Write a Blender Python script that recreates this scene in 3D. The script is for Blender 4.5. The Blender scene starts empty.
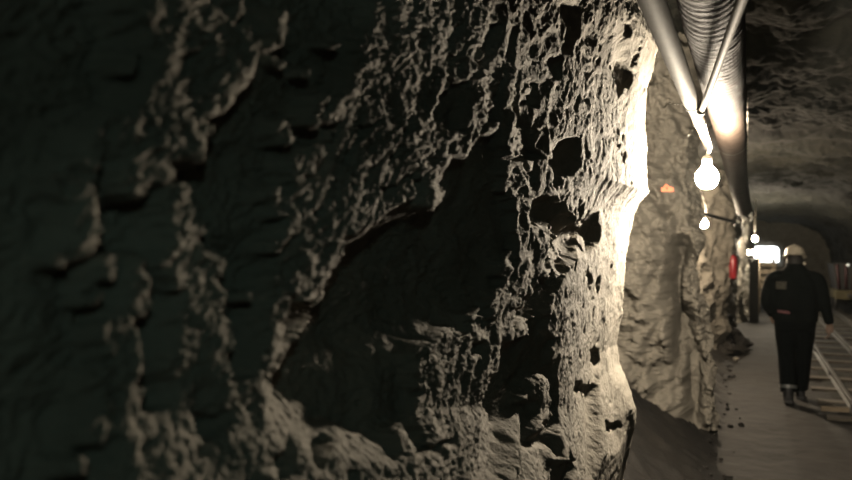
import bpy, bmesh, math, random
import numpy as np
from mathutils import Vector, Matrix

random.seed(7)
rng = np.random.RandomState(11)
SC = bpy.context.scene
COL = SC.collection
F, CX, HY = 738.0, 426.0, 248.0          # focal length in pixels, image centre, horizon row
TH = math.atan((748.0 - CX) / F)         # the camera looks this far to the left of the tunnel axis
CT, ST = math.cos(TH), math.sin(TH)
EYE = 1.70

def at(px, py, D):
    """world point seen at a pixel of the photograph, D metres in front of the lens"""
    r, u = (px - CX) / F * D, (HY - py) / F * D
    return Vector((r * CT - D * ST, r * ST + D * CT, EYE + u))

def project(x, y, z):
    D = np.maximum(y * CT - x * ST, 0.05)
    return CX + F * (x * CT + y * ST) / D, HY - F * (z - EYE) / D

# ------------------------------------------------------------------ noise
def _hash(ix, iy, iz, seed):
    h = (ix.astype(np.int64) * 374761393 + iy.astype(np.int64) * 668265263 + iz.astype(np.int64) * 2147483647 + seed * 974634777) & 0xFFFFFFFF
    h = ((h ^ (h >> 13)) * 1274126177) & 0xFFFFFFFF
    h = ((h ^ (h >> 16)) * 2246822519) & 0xFFFFFFFF
    return (h ^ (h >> 15)) & 0xFFFFFFFF
_G = rng.normal(size=(256, 3)); _G /= np.linalg.norm(_G, axis=1)[:, None]; _G = _G.astype(np.float32)
def perlin(x, y, z, seed=0):
    x = np.asarray(x, np.float32); y = np.asarray(y, np.float32); z = np.asarray(z, np.float32)
    x, y, z = np.broadcast_arrays(x, y, z)
    ix, iy, iz = np.floor(x), np.floor(y), np.floor(z)
    fx, fy, fz = x - ix, y - iy, z - iz
    ix, iy, iz = ix.astype(np.int32), iy.astype(np.int32), iz.astype(np.int32)
    w = lambda t: t * t * t * (t * (t * 6 - 15) + 10)
    wx, wy, wz = w(fx), w(fy), w(fz)
    out = 0
    for a in (0, 1):
        for b in (0, 1):
            for c in (0, 1):
                g = _G[_hash(ix + a, iy + b, iz + c, seed) & 255]
                d = g[..., 0] * (fx - a) + g[..., 1] * (fy - b) + g[..., 2] * (fz - c)
                out = out + d * (wx if a else 1 - wx) * (wy if b else 1 - wy) * (wz if c else 1 - wz)
    return out * 1.5
def fbm(x, y, z, octv=4, seed=0, gain=.5):
    s, a, f = 0, 1, 1
    for o in range(octv):
        s = s + a * perlin(x * f, y * f, z * f, seed + o * 17); a *= gain; f *= 2.03
    return s
def ridged(x, y, z, octv=4, seed=0, gain=.5):
    s, a, f = 0, 1, 1
    for o in range(octv):
        s = s + a * (1 - 2 * np.abs(perlin(x * f, y * f, z * f, seed + o * 13))); a *= gain; f *= 2.07
    return s
def sstep(a, b, x):
    t = np.clip((x - a) / (b - a), 0, 1); return t * t * (3 - 2 * t)

# ------------------------------------------------------------------ materials
def mat(name, color, rough=.6, metal=0., var=0., scale=8., bump=0., bscale=60., emit=None, strength=0., color2=None, spec=.4, detail=6):
    m = bpy.data.materials.new(name); m.use_nodes = True
    nt = m.node_tree; N, L = nt.nodes, nt.links
    b = N['Principled BSDF']
    b.inputs['Roughness'].default_value = rough; b.inputs['Metallic'].default_value = metal
    b.inputs['Specular IOR Level'].default_value = spec
    b.inputs['Base Color'].default_value = (*color, 1)
    tc = N.new('ShaderNodeTexCoord')
    if var or color2:
        n = N.new('ShaderNodeTexNoise'); n.inputs['Scale'].default_value = scale; n.inputs['Detail'].default_value = detail
        r = N.new('ShaderNodeValToRGB')
        c2 = color2 or tuple(c * (1 + var) for c in color)
        c1 = color if color2 else tuple(c * (1 - var) for c in color)
        r.color_ramp.elements[0].position = .32; r.color_ramp.elements[1].position = .68
        r.color_ramp.elements[0].color = (*c1, 1); r.color_ramp.elements[1].color = (*c2, 1)
        L.new(tc.outputs['Object'], n.inputs['Vector']); L.new(n.outputs['Fac'], r.inputs['Fac']); L.new(r.outputs['Color'], b.inputs['Base Color'])
    if bump:
        n2 = N.new('ShaderNodeTexNoise'); n2.inputs['Scale'].default_value = bscale; n2.inputs['Detail'].default_value = 5
        bp = N.new('ShaderNodeBump'); bp.inputs['Strength'].default_value = 1; bp.inputs['Distance'].default_value = bump
        L.new(tc.outputs['Object'], n2.inputs['Vector']); L.new(n2.outputs['Fac'], bp.inputs['Height']); L.new(bp.outputs['Normal'], b.inputs['Normal'])
    if emit:
        b.inputs['Emission Color'].default_value = (*emit, 1); b.inputs['Emission Strength'].default_value = strength
    return m

M = {}
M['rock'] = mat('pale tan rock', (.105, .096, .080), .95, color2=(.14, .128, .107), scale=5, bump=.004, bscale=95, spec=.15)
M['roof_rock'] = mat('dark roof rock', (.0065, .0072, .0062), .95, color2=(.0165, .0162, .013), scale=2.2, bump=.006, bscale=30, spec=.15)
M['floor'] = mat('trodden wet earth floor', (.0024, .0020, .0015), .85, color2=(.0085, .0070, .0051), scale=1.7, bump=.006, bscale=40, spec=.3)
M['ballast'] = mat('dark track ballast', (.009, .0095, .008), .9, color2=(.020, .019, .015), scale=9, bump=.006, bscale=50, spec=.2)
M['cream'] = mat('cream painted pipe', (.075, .070, .053), .75, var=.12, scale=14, bump=.0006, bscale=120, spec=.03)
M['tan_pipe'] = mat('tan pipe', (.07, .05, .036), .75, var=.15, scale=18, spec=.03)
M['dark_steel'] = mat('dark steel', (.012, .0115, .011), .7, .0, var=.3, scale=20)
M['rail'] = mat('worn rail steel', (.035, .033, .029), .6, .3, var=.25, scale=15)
M['galv'] = mat('pale conduit', (.13, .122, .10), .7, 0., var=.12, scale=25, spec=.03)
M['hose'] = mat('brown ventilation hose', (.014, .010, .0075), .8, color2=(.026, .019, .0145), scale=9, bump=.004, bscale=35, spec=.05)
M['white_cable'] = mat('white cable', (.75, .72, .66), .5)
M['black'] = mat('black plastic', (.012, .012, .012), .5)
M['porcelain'] = mat('pale lamp socket', (.5, .47, .42), .4)
WARM = (1.0, .855, .66)
M['bulb'] = mat('glowing bulb glass', (.9, .9, .9), .3, emit=WARM, strength=3700)
M['bulb_mid'] = mat('glowing bulb glass mid', (.9, .9, .9), .3, emit=(1, .80, .57), strength=3000)
M['bulb_far'] = mat('glowing bulb glass far', (.9, .9, .9), .3, emit=(1, .84, .62), strength=2000)
M['bulb_fill'] = mat('added fill bulb glass', (.9, .9, .9), .3, emit=(.62, 1, .88), strength=72)
M['tube'] = mat('glowing lamp tube', (.9, .9, .9), .3, emit=(1, .88, .68), strength=130)
M['daylight'] = mat('bright window glass', (.9, .9, .9), .3, emit=(.95, 1, 1), strength=4)
M['marker'] = mat('small white lamp', (.9, .9, .9), .3, emit=(.9, 1, .9), strength=.2)
M['orange'] = mat('orange tag', (.75, .15, .04), .5, var=.1)
M['red'] = mat('red enamel', (.13, .007, .010), .4, var=.15)
M['dull_red'] = mat('dull red paint', (.03, .007, .009), .6, var=.3)
M['ochre'] = mat('dull yellow paint', (.045, .037, .015), .7, var=.3)
M['wood'] = mat('weathered timber', (.09, .07, .046), .8, color2=(.14, .11, .075), scale=12, bump=.002)
M['sleeper'] = mat('dark timber sleeper', (.028, .024, .018), .85, color2=(.05, .042, .032), scale=10, bump=.003)
M['plastic'] = mat('crumpled clear plastic', (.62, .62, .58), .2, var=.15, scale=30, spec=.8)
M['jacket'] = mat('black work jacket', (.0022, .0032, .0031), .95, spec=.06, var=.3, scale=20, bump=.004, bscale=25)
M['trouser'] = mat('black work trousers', (.0014, .0021, .0023), .95, spec=.05, var=.3, scale=20, bump=.004, bscale=22)
M['boot'] = mat('black rubber boot', (.008, .008, .009), .5)
M['skin'] = mat('skin', (.12, .08, .06), .6, var=.06)
M['hair'] = mat('dark hair', (.01, .009, .008), .7)
M['helmet'] = mat('off white helmet shell', (.36, .32, .25), .4, var=.08)
M['reflect'] = mat('grey reflective band', (.06, .065, .065), .4)
M['patch'] = mat('faded jacket patch', (.03, .028, .02), .8, var=.5, scale=40)
M['belt_red'] = mat('dusty red belt pouch', (.07, .022, .025), .7, var=.2)

# ------------------------------------------------------------------ mesh helpers
def tag(o, label=None, cat=None, group=None, kind=None):
    if label: o['label'] = label
    if cat: o['category'] = cat
    if group: o['group'] = group
    if kind: o['kind'] = kind
    return o
def empty(name, loc, label, cat, group=None, rz=0.):
    o = bpy.data.objects.new(name, None); COL.objects.link(o); o.location = loc; o.rotation_euler = (0, 0, rz)
    o.empty_display_size = .1
    return tag(o, label, cat, group)
def obj(name, bm, m, parent=None, smooth=True, world=True):
    """link a bmesh as one mesh; vertices are world positions, re-based onto the parent (thing or part)"""
    me = bpy.data.meshes.new(name)
    bmesh.ops.recalc_face_normals(bm, faces=bm.faces)
    off = Vector((0, 0, 0))
    if parent is not None and world:
        off = world_loc(parent)
        bmesh.ops.translate(bm, verts=bm.verts, vec=-off)
    bm.to_mesh(me); bm.free()
    if smooth: me.polygons.foreach_set('use_smooth', [True] * len(me.polygons))
    me.materials.append(m)
    o = bpy.data.objects.new(name, me); COL.objects.link(o)
    if parent is not None: o.parent = parent
    return o
def world_loc(o):
    v = Vector(o.location)
    while o.parent is not None: o = o.parent; v += Vector(o.location)
    return v
def solo(name, bm, m, label, cat, group=None, kind=None, smooth=True):
    """a thing of one mesh, its origin moved to its own base"""
    vs = [v.co for v in bm.verts]
    c = Vector((sum(v.x for v in vs) / len(vs), sum(v.y for v in vs) / len(vs), min(v.z for v in vs)))
    bmesh.ops.translate(bm, verts=bm.verts, vec=-c)
    o = obj(name, bm, m, None, smooth); o.location = c
    return tag(o, label, cat, group, kind)
def box(bm, c, s, rot=None, bevel=.0):
    r = bmesh.ops.create_cube(bm, size=1.0)
    vs = r['verts']
    for v in vs: v.co = Vector((v.co.x * s[0], v.co.y * s[1], v.co.z * s[2]))
    if bevel:
        es = list({e for v in vs for e in v.link_edges})
        q = bmesh.ops.bevel(bm, geom=es, offset=bevel, segments=2, affect='EDGES', profile=.5)
        vs = list({v for f in q['faces'] for v in f.verts} | {v for v in vs if v.is_valid})
    mm = (rot or Matrix.Identity(3))
    for v in vs: v.co = mm @ v.co + Vector(c)
    return bm
def frame_for(t):
    t = t.normalized()
    up = Vector((0, 0, 1)) if abs(t.z) < .95 else Vector((0, 1, 0))
    a = t.cross(up).normalized(); b = a.cross(t).normalized()
    return a, b
def tube(bm, pts, rad, seg=12, cap=True, ry=None, ref=None):
    pts = [Vector(p) for p in pts]; n = len(pts)
    rad = [rad] * n if not hasattr(rad, '__len__') else rad
    ry = rad if ry is None else ry
    rings = []
    for i, p in enumerate(pts):
        t = (pts[min(i + 1, n - 1)] - pts[max(i - 1, 0)])
        if ref is not None:
            a = Vector(ref); a = (a - t.normalized() * a.dot(t.normalized())).normalized(); b = a.cross(t.normalized())
        else: a, b = frame_for(t)
        rings.append([bm.verts.new(p + a * rad[i] * math.cos(2 * math.pi * k / seg) + b * ry[i] * math.sin(2 * math.pi * k / seg)) for k in range(seg)])
    for i in range(n - 1):
        for k in range(seg):
            bm.faces.new((rings[i][k], rings[i][(k + 1) % seg], rings[i + 1][(k + 1) % seg], rings[i + 1][k]))
    if cap:
        bm.faces.new(rings[0][::-1]); bm.faces.new(rings[-1])
    return bm
def lathe(bm, prof, c, axis=(0, 0, 1), seg=24):
    ax = Vector(axis).normalized(); a, b = frame_for(ax); c = Vector(c)
    rings = []
    for r, h in prof:
        if r < 1e-5: rings.append([bm.verts.new(c + ax * h)])
        else: rings.append([bm.verts.new(c + ax * h + a * r * math.cos(2 * math.pi * k / seg) + b * r * math.sin(2 * math.pi * k / seg)) for k in range(seg)])
    for i in range(len(rings) - 1):
        A, B = rings[i], rings[i + 1]
        for k in range(seg):
            q = (k + 1) % seg
            if len(A) == 1 and len(B) == 1: continue
            if len(A) == 1: bm.faces.new((A[0], B[q], B[k]))
            elif len(B) == 1: bm.faces.new((A[k], A[q], B[0]))
            else: bm.faces.new((A[k], A[q], B[q], B[k]))
    return bm
NB = bmesh.new
def spline(pts, n=8):
    """Catmull-Rom through points"""
    P = [Vector(p) for p in pts]; P = [P[0] * 2 - P[1]] + P + [P[-1] * 2 - P[-2]]
    out = []
    for i in range(1, len(P) - 2):
        for k in range(n):
            t = k / n
            out.append(.5 * ((2 * P[i]) + (P[i + 1] - P[i - 1]) * t + (2 * P[i - 1] - 5 * P[i] + 4 * P[i + 1] - P[i + 2]) * t * t + (3 * P[i] - P[i - 1] - 3 * P[i + 1] + P[i + 2]) * t ** 3))
    out.append(P[-2]); return out
def grid_mesh(name, X, Y, Z, m, parent=None, flip=False):
    nr, nc = X.shape
    co = np.stack([X, Y, Z], -1).reshape(-1, 3).astype(np.float32)
    idx = np.arange(nr * nc).reshape(nr, nc)
    q = np.stack([idx[:-1, :-1], idx[:-1, 1:], idx[1:, 1:], idx[1:, :-1]], -1).reshape(-1, 4)
    if flip: q = q[:, ::-1]
    me = bpy.data.meshes.new(name)
    me.vertices.add(len(co)); me.vertices.foreach_set('co', co.ravel())
    me.loops.add(q.size); me.loops.foreach_set('vertex_index', np.ascontiguousarray(q).ravel().astype(np.int32))
    me.polygons.add(len(q)); me.polygons.foreach_set('loop_start', np.arange(0, q.size, 4, dtype=np.int32))
    me.update(calc_edges=True)
    me.polygons.foreach_set('use_smooth', np.ones(len(q), bool))
    me.materials.append(m)
    o = bpy.data.objects.new(name, me); COL.objects.link(o)
    o['kind'] = 'structure'
    return o

# ------------------------------------------------------------------ where the lamps hang
BULB = at(707, 178, 3.80)
BULB_R = .057

# ------------------------------------------------------------------ the left rock wall
# profile of the wall: distance from the tunnel axis along the tunnel
PU = [-6, 0, 1, 2, 2.8, 3.4, 3.64, 3.80, 4.15, 5.2, 6.0, 6.35, 6.65, 7.0, 7.3, 7.8, 9, 10.9, 11.6, 12.7, 13.4, 14.8, 19, 23, 26, 31]
PX = [-.75, -.63, -.60, -.57, -.52, -.475, -.47, -.72, -1.2, -1.3, -1.15, -.80, -.43, -.36, -.6, -1.1, -1.25, -1.2, -.72, -.30, -.33, -.46, -.22, -.04, .04, .05]
EDGE = [(-80, 640), (0, 640), (20, 650), (50, 656), (70, 652), (90, 644), (130, 642), (160, 643), (193, 645), (205, 634), (215, 628), (233, 625), (250, 623), (300, 618), (345, 612), (365, 615), (380, 623), (405, 633), (420, 632), (445, 625), (480, 620), (560, 612)]
RIB = [(0, 690), (150, 682), (225, 684), (236, 692), (270, 682), (295, 685), (310, 697), (355, 700), (430, 703), (520, 706)]

def wall_base(u, v):
    x = np.interp(u, PU, PX)
    # outline of the near bulge
    D = 3.55; py = HY - F * (v - EYE) / D
    ex = (np.interp(py, [e[0] for e in EDGE], [e[1] for e in EDGE]) - 748) * CT * D / F
    x = x + (ex + .475) * sstep(2.2, 3.3, u) * (1 - sstep(3.68, 3.88, u))
    D = 6.3; py = HY - F * (v - EYE) / D
    rx = (np.interp(py, [e[0] for e in RIB], [e[1] for e in RIB]) - 748) * CT * D / F
    x = x + (rx + .40) * sstep(6.25, 6.65, u) * (1 - sstep(7.0, 7.5, u))
    De = np.clip(np.hypot(u, .45) * CT + .1, .45, 4.0)
    w = EYE - (.225 - .10 * sstep(.9, .4, u) * 0) * De - v
    x = x + (.40 * np.clip(w, 0, .12 * De) + .12 * np.clip(w - .12 * De, 0, 1)) * sstep(.2, .5, u) * (1 - sstep(2.0, 2.9, u))
    # talus of fallen rock in the pocket behind the bulge
    tal = np.maximum(x, -1.25 + 2.0 * np.clip(.5 - v, 0, 1))
    k = sstep(3.75, 4.0, u) * (1 - sstep(6.1, 6.4, u))
    x = np.where(k > 0, x + (tal - x) * k * .0, x)
    return x

# relief of the near bulge: ridges that catch the lamp and hollows that fall into shade
LIT = [  # (half width, points) traced ridges
 (4, [(130, 60), (124, 75)]), (3, [(140, 0), (150, 25), (158, 30)]), (6, [(88, 160), (95, 130), (105, 120)]),
 (7, [(143, 13), (160, 35), (168, 60), (157, 83), (140, 110), (126, 150)]), (4, [(187, 33), (192, 47)]),
 (4, [(200, 33), (210, 60), (187, 80), (163, 92)]), (7, [(237, 50), (227, 80), (207, 103), (192, 112)]), (3, [(220, 60), (210, 87)]),
 (4, [(187, 123), (183, 157)]), (7, [(157, 123), (147, 157)]), (4, [(172, 115), (165, 155)]), (4, [(137, 125), (130, 170)]),
 (3, [(270, 17), (265, 47)]), (3, [(266, 60), (269, 66)]), (3, [(320, 47), (326, 48)]), (2.5, [(295, 74), (295, 80)]), (3, [(310, 97), (305, 127)]),
 (3, [(347, 88), (327, 107), (322, 120)]), (4, [(340, 107), (348, 130), (338, 153)]), (3, [(275, 125), (277, 147)]),
 (4, [(370, 7), (367, 23), (355, 47)]), (4, [(363, 50), (350, 73)]), (7, [(387, 3), (373, 43)]), (7, [(397, 67), (373, 90), (360, 117)]),
 (8, [(397, 110), (373, 133), (358, 160)]), (6, [(380, 7), (387, 33)]), (6, [(420, 0), (417, 27)]), (3, [(450, 0), (438, 20)]),
 (9, [(433, 40), (427, 83), (390, 117), (367, 157)]), (5, [(410, 33), (397, 67)]), (3, [(480, 3), (470, 20)]),
 (5, [(517, 7), (487, 20), (463, 33), (452, 48)]), (3, [(460, 57), (450, 80)]), (5, [(503, 37), (493, 63), (487, 87), (473, 113), (467, 133), (453, 157)]),
 (4, [(473, 83), (467, 113)]), (4, [(517, 27), (505, 60), (507, 80), (505, 110), (513, 153)]), (3, [(430, 133), (440, 157)]), (4, [(490, 125), (482, 135)]),
 (5, [(310, 150), (300, 170)]),
 (7, [(67, 167), (75, 193), (72, 237)]), (5, [(87, 167), (82, 190)]), (4, [(50, 177), (51, 187)]), (4, [(63, 243), (47, 260)]),
 (6, [(123, 170), (127, 193), (152, 172)]), (6, [(100, 257), (98, 277)]), (6, [(133, 263), (133, 293), (118, 313)]), (3, [(87, 290), (80, 303)]),
 (6, [(170, 193), (175, 223), (177, 247), (188, 267), (190, 293), (183, 317)]), (5, [(163, 263), (172, 280)]), (2, [(200, 293), (202, 315)]), (2, [(205, 250), (210, 267)]),
 (3, [(267, 194), (267, 200)]), (3, [(236, 291), (239, 296)]), (3, [(267, 242), (267, 252)]), (5, [(275, 277), (268, 312)]),
 (3, [(293, 160), (290, 183)]), (4, [(287, 203), (290, 223)]), (2.5, [(313, 180), (308, 203)]),
 (3.5, [(387, 163), (350, 200), (340, 220), (328, 240), (322, 263)]), (4, [(383, 167), (373, 187), (365, 210)]), (3, [(355, 170), (347, 193)]),
 (2.5, [(392, 160), (387, 190)]), (3, [(407, 167), (397, 187)]), (4, [(440, 160), (430, 177), (428, 193), (423, 210)]), (2, [(507, 162), (507, 172)]),
 (3, [(517, 197), (515, 240), (519, 258)]), (3, [(507, 250), (500, 273)]), (4, [(518, 280), (510, 307)]), (3, [(507, 163), (527, 170)]),
 (3, [(517, 200), (522, 213), (515, 237), (520, 260)]), (3, [(543, 170), (533, 193), (522, 213)]), (6, [(587, 163), (560, 193)]), (4, [(583, 170), (572, 213)]),
 (6, [(543, 227), (530, 270), (507, 300)]), (5, [(572, 255), (555, 300), (550, 330)]),
 (6, [(117, 320), (113, 353), (115, 400), (125, 430)]), (6, [(100, 367), (93, 387), (97, 410), (88, 433)]), (4, [(68, 460), (68, 467)]),
 (7, [(157, 440), (143, 467), (127, 473)]), (8, [(187, 315), (188, 347), (177, 367), (187, 380), (183, 397)]), (4, [(203, 390), (207, 407)]),
 (6, [(173, 427), (147, 453)]), (8, [(217, 393), (247, 390), (267, 407), (270, 430), (250, 453)]), (3, [(267, 325), (267, 350), (250, 387)]), (5, [(230, 433), (233, 453)]),
 (2, [(300, 320), (280, 340), (260, 367)]), (4, [(387, 423), (397, 447)]), (6, [(423, 353), (417, 383), (433, 393)]), (4, [(460, 337), (447, 350)]),
 (6, [(503, 318), (493, 353), (473, 383), (463, 397)]), (4, [(470, 357), (443, 387)]), (3, [(437, 333), (453, 337)]), (4, [(482, 328), (478, 338)]), (4, [(518, 322), (516, 332)]),
 (5, [(533, 377), (543, 400), (533, 430)]), (4, [(523, 390), (523, 396)]), (6, [(507, 410), (511, 440)]), (6, [(515, 455), (540, 470)]),
]
LIT_POLY = [
 (.74, [(128, 0), (240, 0), (240, 60), (205, 108), (190, 160), (118, 165), (95, 150), (150, 70)]),
 (.60, [(375, 0), (520, 0), (505, 60), (458, 160), (432, 160), (400, 205), (335, 245), (285, 250), (285, 170), (340, 100)]),
 (.49, [(270, 120), (345, 85), (335, 250), (305, 315), (262, 315)]), (.54, [(408, 340), (520, 285), (517, 330), (470, 400), (410, 412)]),
 (.47, [(500, 150), (545, 160), (562, 240), (525, 330), (488, 325), (505, 250)]), (.64, [(118, 410), (170, 400), (262, 385), (270, 440), (240, 480), (110, 480)]),
 (.49, [(170, 190), (215, 240), (215, 400), (165, 400)]), (.47, [(85, 255), (140, 255), (130, 435), (85, 435)]), (.48, [(45, 160), (95, 160), (90, 245), (45, 265)]),
 (.5, [(555, 190), (605, 190), (605, 260), (560, 330), (545, 330)]),
 (1., [(520, 0), (665, 0), (665, 480), (548, 480), (545, 440), (556, 405), (552, 370), (552, 335), (560, 300), (575, 258), (600, 243), (600, 215), (567, 193), (545, 160), (520, 120), (512, 60)]),
 (1., [(215, 5), (232, 5), (228, 25), (212, 45), (207, 30)]), (.75, [(128, 105), (185, 112), (186, 158), (128, 160)]),
 (1., [(373, 62), (402, 62), (402, 92), (376, 92)]), (.8, [(375, 0), (435, 0), (432, 60), (405, 105), (380, 100), (390, 50)]),
 (1., [(293, 237), (313, 247), (317, 267), (310, 287), (300, 310), (293, 293), (280, 293), (268, 310), (272, 280), (283, 253)]),
 (1., [(323, 187), (340, 163), (341, 217), (327, 223), (322, 210)]), (1., [(490, 285), (514, 280), (508, 320), (486, 320)]),
 (1., [(176, 372), (195, 372), (196, 397), (178, 397)]), (1., [(153, 460), (165, 462), (195, 455), (217, 440), (235, 445), (245, 460), (250, 490), (148, 490)]),
 (.95, [(240, 393), (260, 397), (273, 407), (293, 400), (303, 427), (323, 420), (340, 430), (363, 440), (383, 457), (404, 452), (425, 450), (425, 490), (240, 490)]),
 (1., [(405, 470), (420, 458), (450, 433), (493, 447), (505, 467), (505, 490), (405, 490)]),
 (.9, [(408, 407), (427, 380), (443, 377), (467, 400), (493, 418), (507, 407), (513, 430), (522, 453), (500, 450), (450, 433), (425, 447), (411, 420)]),
 (1., [(470, 0), (525, 0), (525, 20), (500, 30)]),
 (1., [(500, 445), (550, 440), (550, 490), (505, 490)]),
]
DARK = [
 [(557, 5), (577, 8), (573, 50), (560, 52)], [(610, 66), (622, 60), (627, 85), (615, 102)], [(523, 85), (537, 80), (535, 108), (520, 112)],
 [(548, 150), (553, 138), (577, 138), (580, 160), (565, 178), (550, 170)], [(500, 36), (513, 33), (512, 53), (500, 52)], [(543, 60), (560, 55), (556, 80), (545, 80)], [(624, 22), (632, 20), (630, 34), (622, 34)],
 [(170, 60), (195, 55), (190, 72), (172, 80)], [(433, 42), (458, 40), (460, 52), (447, 80), (433, 78)], [(433, 86), (462, 85), (468, 112), (460, 133), (445, 128), (430, 120)], [(490, 84), (503, 80), (503, 110), (488, 122)],
 [(530, 200), (560, 194), (568, 212), (552, 223), (527, 222)], [(577, 222), (592, 215), (598, 236), (588, 243), (578, 236)], [(552, 226), (570, 220), (572, 245), (556, 258)],
 [(570, 255), (562, 292), (548, 322), (546, 350), (532, 375), (520, 398), (500, 414), (477, 411), (470, 396), (497, 362), (512, 340), (530, 318), (545, 290)],
 [(505, 320), (520, 295), (534, 275), (540, 285), (525, 312), (512, 330)],
 [(530, 408), (545, 402), (548, 425), (536, 434)], [(547, 438), (560, 436), (560, 455), (548, 453)], [(545, 462), (570, 460), (573, 482), (545, 482)],
 [(585, 350), (594, 345), (598, 360), (588, 364)], [(580, 385), (592, 383), (593, 400), (582, 400)], [(605, 421), (627, 422), (624, 432), (607, 430)], [(566, 384), (583, 380), (580, 391), (568, 392)],
 [(262, 440), (280, 430), (288, 445), (280, 475), (262, 478)], [(303, 440), (316, 433), (322, 440), (312, 468), (303, 466)], [(340, 470), (352, 468), (352, 485), (338, 485)], [(490, 432), (500, 434), (500, 448), (490, 446)],
 [(190, 440), (185, 415), (215, 405), (230, 418), (215, 436)], [(583, 275), (590, 265), (592, 285), (586, 287)],
]
def seg_dist(PX_, PY_, a, b):
    ax, ay = a; bx, by = b
    t = np.clip(((PX_ - ax) * (bx - ax) + (PY_ - ay) * (by - ay)) / ((bx - ax) ** 2 + (by - ay) ** 2 + 1e-9), 0, 1)
    return np.hypot(PX_ - ax - t * (bx - ax), PY_ - ay - t * (by - ay))
def in_poly(PX_, PY_, poly):
    r = np.zeros(PX_.shape, bool); n = len(poly)
    for i in range(n):
        x1, y1 = poly[i]; x2, y2 = poly[(i + 1) % n]
        if y1 == y2: continue
        c = ((y1 > PY_) != (y2 > PY_)) & (PX_ < (x2 - x1) * (PY_ - y1) / (y2 - y1) + x1)
        r ^= c
    return r
def blur(a, n):
    for _ in range(n):
        b = np.pad(a, 1, mode='edge')
        a = (b[:-2, 1:-1] + b[2:, 1:-1] + b[1:-1, :-2] + b[1:-1, 2:] + 2 * b[1:-1, 1:-1]) / 6
    return a
RS = 1.0   # raster cells per pixel
def relief_map():
    x0, y0, w, h = -40, -40, 720, 560
    gx, gy = np.meshgrid(np.arange(w) + x0, np.arange(h) + y0)
    gx = gx.astype(float); gy = gy.astype(float)
    L = np.zeros(gx.shape)
    for val, p in LIT_POLY: L = np.maximum(L, val * in_poly(gx, gy, p))
    for p in DARK: L[in_poly(gx, gy, p)] = 0
    for hw, pts in LIT:
        d = np.full(gx.shape, 1e9)
        for a, b in zip(pts[:-1], pts[1:]): d = np.minimum(d, seg_dist(gx, gy, a, b))
        hw = hw * (1.55 if pts[0][0] < 330 else 1.2); L = np.maximum(L, 1 - sstep(hw * .75, hw * 1.35, d))
    L[:-y0 + 2] = L[-y0 + 2]; L[478 - y0:] = L[478 - y0]
    return blur(L, 3), x0, y0
LM, LX0, LY0 = relief_map()
def sample(A, fx, fy):
    h, w = A.shape
    fx = np.clip(fx, 0, w - 1.001); fy = np.clip(fy, 0, h - 1.001)
    ix = fx.astype(int); iy = fy.astype(int); tx = fx - ix; ty = fy - iy
    return (A[iy, ix] * (1 - tx) + A[iy, ix + 1] * tx) * (1 - ty) + (A[iy + 1, ix] * (1 - tx) + A[iy + 1, ix + 1] * tx) * ty

def rough(u, v, w=1.0):
    """world-scale roughness of the rock, streaked along its bedding; w scales the coarse part"""
    a, b = .84, .54
    s, t = u * a + v * b, -u * b + v * a
    wrp = .05 * fbm(u * 5, v * 5, 3.1, 2, 5)
    s2, t2 = s + wrp, t + wrp
    p = .006 * ridged(s2 * 4.2, t2 * 10, .3, 2, 31) * w
    p = p + .0040 * ridged(s2 * 11, t2 * 24, 1.7, 3, 57, .55)
    p = p + .006 * fbm(u * 9, v * 9, 9.2, 3, 71)
    return p

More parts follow.
